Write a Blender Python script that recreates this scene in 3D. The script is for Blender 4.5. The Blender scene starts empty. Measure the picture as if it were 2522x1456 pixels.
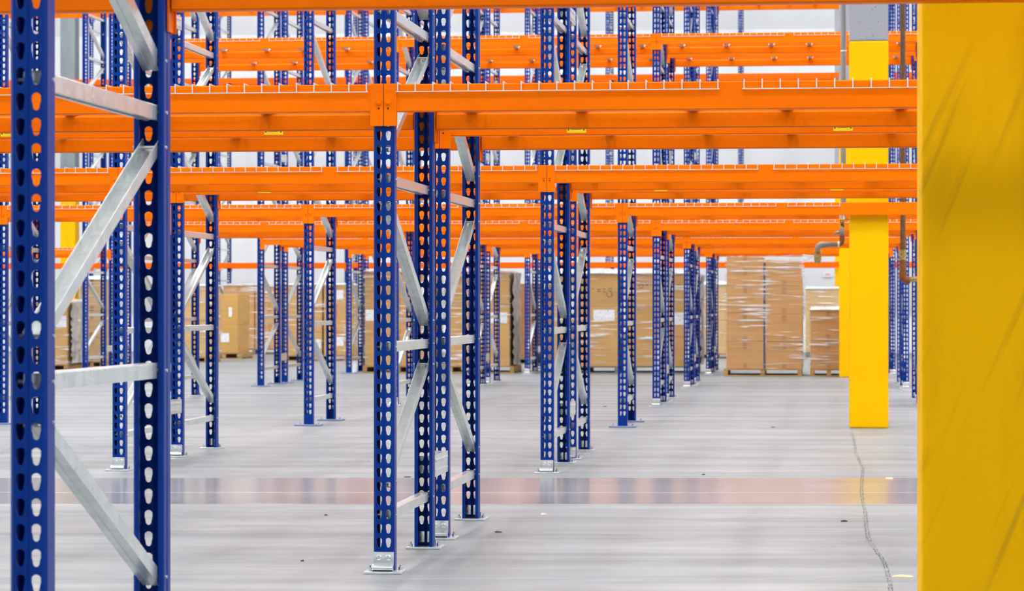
import bpy, bmesh, math, random
from mathutils import Vector, Matrix

scene = bpy.context.scene
col = scene.collection
R = random.Random(7)

# ------------------------------------------------------------------ camera
F_PX, CX, HOR, CAM_H = 6848.0, 1261.0, 748.8, 0.975
YAW = math.radians(6.408)
cam_data = bpy.data.cameras.new('camera')
cam_data.sensor_width = 36.0
cam_data.lens = 36.0 * F_PX / 2522.0
cam_data.shift_y = (HOR - 728.0) / 2522.0
cam_data.clip_start = 0.1
cam_data.clip_end = 300
cam_data.dof.use_dof = True
cam_data.dof.focus_distance = 10.6
cam_data.dof.aperture_fstop = 11.0
cam = bpy.data.objects.new('camera', cam_data)
cam.location = (0, 0, CAM_H)
cam.rotation_euler = (math.radians(90), 0, YAW)
col.objects.link(cam)
scene.camera = cam

# ------------------------------------------------------------------ view, world
scene.view_settings.view_transform = 'Standard'
scene.view_settings.look = 'None'
scene.view_settings.gamma = 1.0
scene.view_settings.use_curve_mapping = False
scene.view_settings.exposure = 0.22
scene.cycles.max_bounces = 7
scene.cycles.diffuse_bounces = 4
scene.cycles.glossy_bounces = 3
scene.cycles.use_adaptive_sampling = True
scene.cycles.adaptive_threshold = 0.025
world = bpy.data.worlds.new('world')
scene.world = world
world.use_nodes = True
world.node_tree.nodes['Background'].inputs[0].default_value = (0.8, 0.9, 1.0, 1)
world.node_tree.nodes['Background'].inputs[1].default_value = 0.05

# ------------------------------------------------------------------ hall measures
WALL_Y, WALL_L, WALL_R, WALL_B, CEIL = 56.2, -24.0, 16.0, -9.0, 11.0
LAMP_W = 112.0

# high-bay lamps hung in straight lines below the ceiling
lamp_data = bpy.data.lights.new('high_bay_lamp', 'AREA')
lamp_data.shape = 'RECTANGLE'
lamp_data.size, lamp_data.size_y = 0.5, 1.4
lamp_data.energy = LAMP_W
lamp_data.color = (0.97, 0.985, 1.0)
up_data = lamp_data.copy()                          # added upward lamps, unseen, brighten the roof lining for more bounce light
up_data.name = 'added_roof_uplight'
up_data.energy = LAMP_W * 0.85
for i in range(8):
    for j in range(10):
        lo = bpy.data.objects.new('high_bay_lamp', lamp_data)
        lo.location = (-21.5 + 5.0 * i, 0.8 + 5.3 * j, CEIL - 0.45)
        col.objects.link(lo)
        uo = bpy.data.objects.new('added_roof_uplight', up_data)
        uo.location = lo.location + Vector((0, 0, -0.35))
        uo.rotation_euler = (math.pi, 0, 0)
        lo.location.z -= 0.4
        col.objects.link(uo)

# ------------------------------------------------------------------ helpers
def unproj(px, zc):
    """point at image column px and camera depth zc -> hall X, Y"""
    xc = (px - CX) / F_PX * zc
    return xc * math.cos(YAW) - zc * math.sin(YAW), zc * math.cos(YAW) + xc * math.sin(YAW)

def floor_pt(px, py):
    return unproj(px, F_PX * CAM_H / (py - HOR))

def tag(o, label=None, cat=None, group=None, kind=None):
    if label: o['label'] = label
    if cat: o['category'] = cat
    if group: o['group'] = group
    o['kind'] = kind or 'thing'
    return o

def empty(name, loc=(0, 0, 0), rz=0.0, parent=None):
    o = bpy.data.objects.new(name, None)
    o.empty_display_size = 0.1
    o.location = loc
    o.rotation_euler = (0, 0, rz)
    o.parent = parent
    col.objects.link(o)
    return o

KIDS = {}
def kids(o):
    return KIDS.get(o.name, [])

def reg(o, parent):
    if parent is not None:
        KIDS.setdefault(parent.name, []).append(o)

def copy_tree(o, parent=None):
    c = o.copy()
    col.objects.link(c)
    c.parent = parent
    if parent is not None: reg(c, parent)
    for ch in kids(o):
        copy_tree(ch, c)
    return c

class MB:
    """collects shapes for ONE mesh"""
    def __init__(self):
        self.v, self.f, self.m = [], [], []
    def add(self, vs, fs, mi=0):
        n = len(self.v)
        self.v += [tuple(p) for p in vs]
        self.f += [tuple(i + n for i in f) for f in fs]
        self.m += [mi] * len(fs)
        return self
    def box(self, x0, x1, y0, y1, z0, z1, mi=0, M=None):
        vs = [Vector((x, y, z)) for z in (z0, z1) for y in (y0, y1) for x in (x0, x1)]
        if M is not None: vs = [M @ p for p in vs]
        fs = [(0, 2, 3, 1), (4, 5, 7, 6), (0, 1, 5, 4), (2, 6, 7, 3), (1, 3, 7, 5), (0, 4, 6, 2)]
        return self.add(vs, fs, mi)
    def bbox(self, x0, x1, y0, y1, z0, z1, b=0.004, mi=0):
        """box with chamfered edges"""
        bm = bmesh.new()
        bmesh.ops.create_cube(bm, size=1)
        for p in bm.verts:
            p.co = ((x0 + x1) / 2 + p.co.x * (x1 - x0), (y0 + y1) / 2 + p.co.y * (y1 - y0), (z0 + z1) / 2 + p.co.z * (z1 - z0))
        bmesh.ops.bevel(bm, geom=list(bm.edges), offset=b, segments=2, affect='EDGES', profile=0.5)
        bm.verts.index_update()
        self.add([p.co.copy() for p in bm.verts], [[q.index for q in f.verts] for f in bm.faces], mi)
        bm.free()
        return self
    def rod(self, a, b, r, n=8, mi=0, r2=None, caps=True):
        a, b = Vector(a), Vector(b)
        d = (b - a).normalized()
        u = d.orthogonal().normalized(); w = d.cross(u)
        if abs(d.z) < 1e-6:
            u = Vector((0, 0, 1)); w = d.cross(u)
        r2 = r if r2 is None else r2
        vs = []
        for p, rr in ((a, r), (b, r2)):
            for i in range(n):
                t = 2 * math.pi * (i + 0.5) / n
                vs.append(p + u * math.cos(t) * rr + w * math.sin(t) * rr)
        fs = [(i, (i + 1) % n, n + (i + 1) % n, n + i) for i in range(n)]
        if caps: fs += [tuple(range(n))[::-1], tuple(range(n, 2 * n))]
        return self.add(vs, fs, mi)
    def tube(self, pts, r, n=12, mi=0):
        """pipe along a path, radius may be a list"""
        pts = [Vector(p) for p in pts]
        rs = r if isinstance(r, (list, tuple)) else [r] * len(pts)
        vs, fs = [], []
        up = None
        for i, p in enumerate(pts):
            d = (pts[min(i + 1, len(pts) - 1)] - pts[max(i - 1, 0)]).normalized()
            if up is None: up = d.orthogonal().normalized()
            up = (up - d * up.dot(d)).normalized()
            w = d.cross(up)
            for k in range(n):
                t = 2 * math.pi * k / n
                vs.append(p + up * math.cos(t) * rs[i] + w * math.sin(t) * rs[i])
        for i in range(len(pts) - 1):
            for k in range(n):
                fs.append((i * n + k, i * n + (k + 1) % n, (i + 1) * n + (k + 1) % n, (i + 1) * n + k))
        fs += [tuple(range(n))[::-1], tuple(range((len(pts) - 1) * n, len(pts) * n))]
        return self.add(vs, fs, mi)
    def prism(self, prof, axis0, axis1, ex, ez, mi=0, s0=1.0, s1=1.0):
        """profile [(x, z)] swept from point axis0 to axis1, ex / ez the profile's axes"""
        a, b, ex, ez = Vector(axis0), Vector(axis1), Vector(ex), Vector(ez)
        n = len(prof)
        vs = [a + ex * x * s0 + ez * z * s0 for x, z in prof] + [b + ex * x * s1 + ez * z * s1 for x, z in prof]
        fs = [(i, (i + 1) % n, n + (i + 1) % n, n + i) for i in range(n)] + [tuple(range(n))[::-1], tuple(range(n, 2 * n))]
        return self.add(vs, fs, mi)
    def mesh(self, name, mats, smooth=False):
        me = bpy.data.meshes.new(name)
        me.from_pydata(self.v, [], self.f)
        for m in (mats if isinstance(mats, (list, tuple)) else [mats]):
            me.materials.append(m)
        me.polygons.foreach_set('material_index', self.m)
        bm = bmesh.new(); bm.from_mesh(me)
        bmesh.ops.recalc_face_normals(bm, faces=bm.faces)
        if smooth:
            for f in bm.faces: f.smooth = True
            for e in bm.edges:
                if len(e.link_faces) == 2 and e.calc_face_angle(0) > 0.7: e.smooth = False
        bm.to_mesh(me); bm.free()
        me.update()
        return me
    def build(self, name, mats, parent=None, smooth=False, loc=None):
        o = bpy.data.objects.new(name, self.mesh(name, mats, smooth))
        o.parent = parent
        if loc is not None: o.location = loc
        col.objects.link(o)
        reg(o, parent)
        return o

# ------------------------------------------------------------------ materials
def mat(name, color, rough=0.5, metal=0.0, spec=0.5, coat=0.0, noise=None, bump=None):
    """noise: (second colour, scale xyz, lo, hi, detail); bump: (scale, strength)"""
    m = bpy.data.materials.new(name); m.use_nodes = True
    nt = m.node_tree; b = nt.nodes['Principled BSDF']
    b.inputs['Base Color'].default_value = (*color, 1)
    b.inputs['Roughness'].default_value = rough
    b.inputs['Metallic'].default_value = metal
    b.inputs['Specular IOR Level'].default_value = spec
    b.inputs['Coat Weight'].default_value = coat
    b.inputs['Coat Roughness'].default_value = 0.15
    tc = nt.nodes.new('ShaderNodeTexCoord')
    if noise:
        c2, sc, lo, hi, det = noise
        mp = nt.nodes.new('ShaderNodeMapping'); mp.inputs['Scale'].default_value = sc
        nz = nt.nodes.new('ShaderNodeTexNoise'); nz.inputs['Scale'].default_value = 1.0; nz.inputs['Detail'].default_value = det
        rp = nt.nodes.new('ShaderNodeMapRange'); rp.inputs['From Min'].default_value = lo; rp.inputs['From Max'].default_value = hi
        mx = nt.nodes.new('ShaderNodeMix'); mx.data_type = 'RGBA'
        mx.inputs['A'].default_value = (*color, 1); mx.inputs['B'].default_value = (*c2, 1)
        nt.links.new(tc.outputs['Object'], mp.inputs[0]); nt.links.new(mp.outputs[0], nz.inputs['Vector'])
        nt.links.new(nz.outputs['Fac'], rp.inputs['Value']); nt.links.new(rp.outputs[0], mx.inputs['Factor'])
        nt.links.new(mx.outputs['Result'], b.inputs['Base Color'])
    if bump:
        nz = nt.nodes.new('ShaderNodeTexNoise'); nz.inputs['Scale'].default_value = bump[0]; nz.inputs['Detail'].default_value = 3
        bp = nt.nodes.new('ShaderNodeBump'); bp.inputs['Strength'].default_value = bump[1]; bp.inputs['Distance'].default_value = 0.01
        nt.links.new(tc.outputs['Object'], nz.inputs['Vector']); nt.links.new(nz.outputs['Fac'], bp.inputs['Height'])
        nt.links.new(bp.outputs[0], b.inputs['Normal'])
    return m

M_BLUE = mat('blue_enamel', (0.001, 0.028, 0.225), 0.34, spec=0.12, noise=((0.002, 0.036, 0.25), (9, 9, 1.5), 0.4, 0.75, 4))
M_BLUEG = mat('hazed_blue_enamel', (0.03, 0.06, 0.17), 0.45)  # blue greyed in its colour for distance haze; left unassigned
M_ORANGE = mat('orange_enamel', (1.0, 0.185, 0.0), 0.36, spec=0.07, noise=((0.92, 0.155, 0.0), (1.3, 6, 9), 0.42, 0.72, 5))
M_ORANGED = mat('shaded_orange_enamel', (0.78, 0.115, 0.0), 0.42, spec=0.07)  # orange darkened in its colour for the shade along the back wall
M_GALV = mat('galvanised_steel', (0.76, 0.79, 0.78), 0.27, metal=0.66, noise=((0.60, 0.64, 0.63), (26, 26, 26), 0.35, 0.7, 3))
M_DULL = mat('dull_galvanised_steel', (0.50, 0.43, 0.36), 0.5, metal=0.4)
M_GALVB = mat('bright_zinc', (0.74, 0.77, 0.78), 0.24, metal=0.9)
M_ZINC = mat('zinc_wire', (0.70, 0.68, 0.66), 0.45, metal=0.25)
M_BASEBL = mat('blue_grey_plate', (0.17, 0.22, 0.38), 0.4, metal=0.2)
M_DARK = mat('dark_recess', (0.02, 0.012, 0.01), 0.8)
M_YEL = mat('yellow_paint', (0.93, 0.50, 0.0), 0.42, spec=0.06, noise=((0.86, 0.46, 0.0), (1.5, 1.5, 1.2), 0.45, 0.75, 4))
M_YELN = mat('dark_streaked_yellow_paint', (0.86, 0.45, 0.0), 0.5, spec=0.06, noise=((0.66, 0.33, 0.0), (7, 7, 1.6), 0.52, 0.9, 5))  # yellow darkened in its colour for the dimmer end near the camera
M_GREYP = mat('grey_primer', (0.30, 0.30, 0.33), 0.6, noise=((0.05, 0.045, 0.04), (90, 90, 34), 0.66, 0.72, 2))
M_GREYF = mat('pale_grey_primer', (0.22, 0.25, 0.27), 0.6, noise=((0.15, 0.17, 0.19), (3, 3, 1), 0.4, 0.7, 3))
M_STICK = mat('yellow_sticker', (0.95, 0.72, 0.0), 0.5)
M_STAMP = mat('brown_stamp_ink', (0.20, 0.10, 0.045), 0.8)
M_INK = mat('black_ink', (0.02, 0.02, 0.02), 0.7)
M_CRACK = mat('crack_dark', (0.16, 0.155, 0.155), 0.9)
M_WOOD = mat('pallet_wood', (0.46, 0.27, 0.09), 0.75, noise=((0.30, 0.16, 0.05), (4, 30, 30), 0.35, 0.7, 4))
M_WOODD = mat('grey_pallet_wood', (0.22, 0.20, 0.18), 0.8, noise=((0.13, 0.11, 0.09), (4, 30, 30), 0.35, 0.7, 4))
M_STRAP = mat('navy_strap', (0.045, 0.05, 0.12), 0.5)
M_TAPE = mat('brown_tape', (0.40, 0.19, 0.06), 0.3)
def cardboard(name, c):
    return mat(name, c, 0.75, spec=0.2, noise=(tuple(x * 0.82 for x in c), (1.2, 1.2, 14), 0.4, 0.75, 4))
M_CARD = [cardboard('kraft_cardboard', (0.55, 0.285, 0.098)), cardboard('tan_cardboard', (0.56, 0.32, 0.10)),
          cardboard('pale_cardboard', (0.57, 0.37, 0.16)), cardboard('brown_cardboard', (0.33, 0.155, 0.065))]
M_BRONZE = mat('brown_pipe_paint', (0.13, 0.06, 0.02), 0.45, noise=((0.20, 0.10, 0.03), (20, 20, 20), 0.4, 0.7, 3))
M_RUST = mat('rusty_iron', (0.30, 0.09, 0.02), 0.5, metal=0.2, noise=((0.16, 0.06, 0.02), (30, 30, 30), 0.4, 0.7, 3))
M_BRASS = mat('brass', (0.55, 0.40, 0.14), 0.3, metal=0.7, noise=((0.30, 0.22, 0.09), (60, 60, 60), 0.4, 0.6, 2))
M_GREYPIPE = mat('grey_pipe', (0.27, 0.26, 0.27), 0.4, metal=0.3)
M_WHITE = mat('white_plastic', (0.85, 0.86, 0.86), 0.4)
M_YPIPE = mat('taped_yellow_pipe', (0.60, 0.36, 0.0), 0.5, noise=((0.06, 0.04, 0.01), (35, 35, 35), 0.45, 0.55, 3))

def add_streaks(m):  # mixes thin diagonal darker streaks into the base colour
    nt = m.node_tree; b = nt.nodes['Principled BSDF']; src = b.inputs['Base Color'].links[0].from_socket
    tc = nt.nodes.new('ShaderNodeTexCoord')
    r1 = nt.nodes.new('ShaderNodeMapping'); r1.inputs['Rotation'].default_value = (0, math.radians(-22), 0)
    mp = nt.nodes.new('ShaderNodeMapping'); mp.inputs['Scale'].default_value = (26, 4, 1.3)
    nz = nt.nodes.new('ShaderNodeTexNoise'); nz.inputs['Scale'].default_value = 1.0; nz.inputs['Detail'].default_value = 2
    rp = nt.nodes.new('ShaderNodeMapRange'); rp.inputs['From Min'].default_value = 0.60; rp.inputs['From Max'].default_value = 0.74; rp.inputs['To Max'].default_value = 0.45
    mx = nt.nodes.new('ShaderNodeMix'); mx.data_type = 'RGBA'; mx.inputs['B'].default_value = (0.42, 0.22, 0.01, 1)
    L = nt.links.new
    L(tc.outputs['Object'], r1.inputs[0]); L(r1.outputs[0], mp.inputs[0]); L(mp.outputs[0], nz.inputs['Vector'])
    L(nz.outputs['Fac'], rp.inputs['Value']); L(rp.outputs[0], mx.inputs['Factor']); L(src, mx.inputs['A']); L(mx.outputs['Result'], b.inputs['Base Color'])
add_streaks(M_YELN)

def label_mat():
    m = mat('printed_paper', (0.80, 0.80, 0.83), 0.6)
    nt = m.node_tree; b = nt.nodes['Principled BSDF']
    tc = nt.nodes.new('ShaderNodeTexCoord')
    mp = nt.nodes.new('ShaderNodeMapping'); mp.inputs['Scale'].default_value = (34, 34, 52)
    nz = nt.nodes.new('ShaderNodeTexNoise'); nz.inputs['Scale'].default_value = 1.0; nz.inputs['Detail'].default_value = 2
    rp = nt.nodes.new('ShaderNodeMapRange'); rp.inputs['From Min'].default_value = 0.56; rp.inputs['From Max'].default_value = 0.66
    mx = nt.nodes.new('ShaderNodeMix'); mx.data_type = 'RGBA'
    mx.inputs['A'].default_value = (0.80, 0.80, 0.83, 1); mx.inputs['B'].default_value = (0.42, 0.43, 0.50, 1)
    nt.links.new(tc.outputs['Object'], mp.inputs[0]); nt.links.new(mp.outputs[0], nz.inputs['Vector'])
    nt.links.new(nz.outputs['Fac'], rp.inputs['Value']); nt.links.new(rp.outputs[0], mx.inputs['Factor'])
    nt.links.new(mx.outputs['Result'], b.inputs['Base Color'])
    return m
M_PAPER = label_mat()

def film_mat(name, amount, tilt):
    """clear stretch film: mostly transparent, glossy wrinkles along the winding"""
    m = bpy.data.materials.new(name); m.use_nodes = True
    nt = m.node_tree; nt.nodes.clear()
    out = nt.nodes.new('ShaderNodeOutputMaterial')
    tr = nt.nodes.new('ShaderNodeBsdfTransparent'); tr.inputs[0].default_value = (0.97, 0.97, 0.97, 1)
    pb = nt.nodes.new('ShaderNodeBsdfPrincipled')
    pb.inputs['Base Color'].default_value = (0.84, 0.83, 0.83, 1); pb.inputs['Roughness'].default_value = 0.28
    tc = nt.nodes.new('ShaderNodeTexCoord')
    mp = nt.nodes.new('ShaderNodeMapping'); mp.inputs['Scale'].default_value = (1.7, 1.7, 34); mp.inputs['Rotation'].default_value = (0, tilt, 0)
    nz = nt.nodes.new('ShaderNodeTexNoise'); nz.inputs['Scale'].default_value = 1.0; nz.inputs['Detail'].default_value = 4; nz.inputs['Distortion'].default_value = 0.6
    n2 = nt.nodes.new('ShaderNodeTexNoise'); n2.inputs['Scale'].default_value = 2.3; n2.inputs['Detail'].default_value = 2
    ad = nt.nodes.new('ShaderNodeMath'); ad.operation = 'MULTIPLY_ADD'; ad.inputs[1].default_value = 0.45
    rp = nt.nodes.new('ShaderNodeMapRange'); rp.inputs['From Min'].default_value = 0.78; rp.inputs['From Max'].default_value = 0.95
    rp.inputs['To Min'].default_value = 0.04; rp.inputs['To Max'].default_value = amount
    bp = nt.nodes.new('ShaderNodeBump'); bp.inputs['Strength'].default_value = 0.7; bp.inputs['Distance'].default_value = 0.03
    mx = nt.nodes.new('ShaderNodeMixShader')
    L = nt.links.new
    L(tc.outputs['Object'], mp.inputs[0]); L(mp.outputs[0], nz.inputs['Vector']); L(tc.outputs['Object'], n2.inputs['Vector'])
    L(n2.outputs['Fac'], ad.inputs[0]); L(nz.outputs['Fac'], ad.inputs[2]); L(ad.outputs[0], rp.inputs['Value'])
    L(nz.outputs['Fac'], bp.inputs['Height']); L(bp.outputs[0], pb.inputs['Normal'])
    L(rp.outputs[0], mx.inputs[0]); L(tr.outputs[0], mx.inputs[1]); L(pb.outputs[0], mx.inputs[2]); L(mx.outputs[0], out.inputs[0])
    return m
M_FILM = film_mat('stretch_film', 0.85, 0.10)
M_FILMT = film_mat('thick_stretch_film', 0.95, -0.06)
M_FILMW = mat('bunched_white_film', (0.66, 0.66, 0.68), 0.3)
M_FILMG = mat('grey_layered_film', (0.42, 0.36, 0.30), 0.35, noise=((0.62, 0.57, 0.52), (9, 9, 5), 0.42, 0.62, 5))

def floor_mat():
    m = mat('sealed_concrete', (0.5, 0.49, 0.485), 0.4)
    nt = m.node_tree; b = nt.nodes['Principled BSDF']; L = nt.links.new
    tc = nt.nodes.new('ShaderNodeTexCoord')
    def noise(sc, det, dist=0.0, rot=0.0):
        mp = nt.nodes.new('ShaderNodeMapping'); mp.inputs['Scale'].default_value = sc; mp.inputs['Rotation'].default_value = (0, 0, rot)
        nz = nt.nodes.new('ShaderNodeTexNoise'); nz.inputs['Scale'].default_value = 1; nz.inputs['Detail'].default_value = det
        nz.inputs['Distortion'].default_value = dist
        L(tc.outputs['Object'], mp.inputs[0]); L(mp.outputs[0], nz.inputs['Vector'])
        return nz.outputs['Fac']
    def rng(src, a, b_, c, d):
        r = nt.nodes.new('ShaderNodeMapRange')
        for k, v in (('From Min', a), ('From Max', b_), ('To Min', c), ('To Max', d)): r.inputs[k].default_value = v
        L(src, r.inputs['Value']); return r.outputs[0]
    def mixc(fac, a, b_):
        x = nt.nodes.new('ShaderNodeMix'); x.data_type = 'RGBA'
        L(fac, x.inputs['Factor'])
        for k, v in (('A', a), ('B', b_)):
            if isinstance(v, tuple): x.inputs[k].default_value = (*v, 1)
            else: L(v, x.inputs[k])
        return x.outputs['Result']
    def math_(op, a, b_):
        x = nt.nodes.new('ShaderNodeMath'); x.operation = op
        for i, v in enumerate((a, b_)):
            if isinstance(v, float): x.inputs[i].default_value = v
            else: L(v, x.inputs[i])
        return x.outputs[0]
    streak = noise((0.16, 2.6, 1), 5, 0.4)
    fine = noise((0.5, 9, 1), 4)
    blot = noise((0.7, 0.9, 1), 4, 0.3)
    c = mixc(rng(streak, 0.35, 0.68, 0, 1), (0.192, 0.199, 0.201), (0.262, 0.270, 0.272))
    c = mixc(rng(fine, 0.5, 0.75, 0, 0.5), c, (0.195, 0.194, 0.193))
    c = mixc(rng(blot, 0.58, 0.74, 0, 0.35), c, (0.24, 0.21, 0.195))
    swirl = noise((1.6, 5.0, 1), 5, 0.8, math.radians(-28))
    c = mixc(rng(swirl, 0.5, 0.72, 0, 0.55), c, (0.175, 0.172, 0.17))
    c = mixc(rng(swirl, 0.30, 0.46, 0.5, 0), c, (0.31, 0.315, 0.32))
    # trowel grain, dark pin marks
    grain = noise((2.5, 55, 1), 3)
    c = mixc(rng(grain, 0.6, 0.8, 0, 0.35), c, (0.165, 0.163, 0.16))
    # saw cut with pale filler across the aisle, and the burnished strip on either side of it
    sx = nt.nodes.new('ShaderNodeSeparateXYZ'); L(tc.outputs['Object'], sx.inputs[0])
    d = math_('ABSOLUTE', math_('SUBTRACT', sx.outputs['Y'], 14.38), 0.0)
    joint = math_('LESS_THAN', d, 0.02)
    c = mixc(joint, c, (0.42, 0.42, 0.41))
    L(c, b.inputs['Base Color'])
    strip = math_('MULTIPLY', math_('LESS_THAN', sx.outputs['Y'], 15.58), math_('GREATER_THAN', sx.outputs['Y'], 13.55))
    rough = rng(streak, 0.3, 0.7, 0.52, 0.36)
    x = nt.nodes.new('ShaderNodeMix'); L(strip, x.inputs['Factor']); L(rough, x.inputs['A']); x.inputs['B'].default_value = 0.19
    L(x.outputs['Result'], b.inputs['Roughness'])
    b.inputs['Specular IOR Level'].default_value = 0.26
    bp = nt.nodes.new('ShaderNodeBump'); bp.inputs['Strength'].default_value = 0.05; bp.inputs['Distance'].default_value = 0.01
    L(fine, bp.inputs['Height']); L(bp.outputs[0], b.inputs['Normal'])
    return m
M_FLOOR = floor_mat()
M_WALL = mat('white_faced_insulation', (0.86, 0.875, 0.90), 0.55, spec=0.2, noise=((0.78, 0.795, 0.82), (1.1, 1, 0.25), 0.45, 0.75, 4), bump=(1.1, 0.35))
M_PLAIN = mat('white_wall_paint', (0.72, 0.73, 0.74), 0.7)
M_CEIL = mat('white_roof_lining', (0.86, 0.87, 0.88), 0.7)

# ------------------------------------------------------------------ shell
f = MB()
f.box(-48, 38, -22, 78, -0.2, 0.0)
fl = f.build('floor', M_FLOOR); fl.rotation_euler = (0, 0, YAW); tag(fl, kind='structure')
tag(MB().box(WALL_L, WALL_R, WALL_B, WALL_Y, CEIL, CEIL + 0.2).build('ceiling', M_CEIL), kind='structure')
tag(MB().box(WALL_L - 0.2, WALL_L, WALL_B, WALL_Y, 0, CEIL).build('wall_left', M_PLAIN), kind='structure')
tag(MB().box(WALL_R, WALL_R + 0.2, WALL_B, WALL_Y, 0, CEIL).build('wall_right', M_PLAIN), kind='structure')
tag(MB().box(WALL_L, WALL_R, WALL_B - 0.2, WALL_B, 0, CEIL).build('wall_near', M_PLAIN), kind='structure')
# back wall: faced insulation that swells between horizontal girts
w = MB()
NX, NZ = 100, 132
vs = []
for j in range(NZ + 1):
    z = CEIL * j / NZ
    t = ((z - 0.71) % 2.9) / 2.9
    for i in range(NX + 1):
        x = WALL_L + (WALL_R - WALL_L) * i / NX
        q = ((x + 0.3) % 1.83) / 1.83
        bulge = 0.30 * math.sin(math.pi * t) ** 0.55 + 0.02 * math.sin(math.pi * q) ** 0.5
        vs.append((x, WALL_Y - bulge, z))
fs = [(j * (NX + 1) + i, j * (NX + 1) + i + 1, (j + 1) * (NX + 1) + i + 1, (j + 1) * (NX + 1) + i) for j in range(NZ) for i in range(NX)]
w.add(vs, fs)
w.box(WALL_L, WALL_R, WALL_Y + 0.02, WALL_Y + 0.2, 0, CEIL)
tag(w.build('wall_back', M_WALL, smooth=True), kind='structure')

# crack wandering from the yellow column towards the camera
pts = [(2096, 1066), (2103, 1084), (2106, 1102), (2107, 1114), (2116, 1135), (2126, 1155), (2122, 1190), (2122, 1215), (2126, 1240),
       (2131, 1262), (2134, 1300), (2138, 1325), (2145, 1338), (2160, 1360), (2172, 1375), (2182, 1398), (2187, 1420), (2192, 1440), (2196, 1470)]
pts = [floor_pt(*p) for p in pts]
ck = MB()
for (x0, y0), (x1, y1) in zip(pts, pts[1:]):
    n = max(4, int(math.hypot(x1 - x0, y1 - y0) / 0.018))
    for i in range(n):
        t = (i + R.random()) / n
        for s in (-1, 1):
            if R.random() < 0.72:
                x = x0 + (x1 - x0) * t + s * R.uniform(0.002, 0.009); y = y0 + (y1 - y0) * t
                a, b_ = R.uniform(0.001, 0.003), R.uniform(0.008, 0.024)
                k = (x1 - x0) / (y1 - y0)
                ck.add([(x - a, y, 0.0012), (x + a, y + R.uniform(-.004, .004), 0.0012), (x + a + k * b_, y + b_, 0.0012), (x - a + k * b_, y + b_, 0.0012)], [(0, 1, 2, 3)])
tag(ck.build('floor_crack', M_CRACK), kind='structure')

# ------------------------------------------------------------------ rack measures
BAY, X0, DEPTH = 2.517, -1.584, 1.067
ROW = {'0': 5.424, 'A': 9.949, 'B': 15.90, 'C': 21.917, 'D': 26.385, 'E': 32.297, 'F': 38.42, 'G': 52.80}
GAP = 0.40
PITCH = 0.0508
POST_H = 7.30
T1, T2, T3, T3G = 1.770, 3.540, 5.390, 5.340      # tops of the beam levels
def gx(k): return X0 + k * BAY
AISLE = 3.78
def fx_left(j): return gx(-2) - AISLE + j * BAY     # frames of the seventh row beyond the cross aisle

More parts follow.
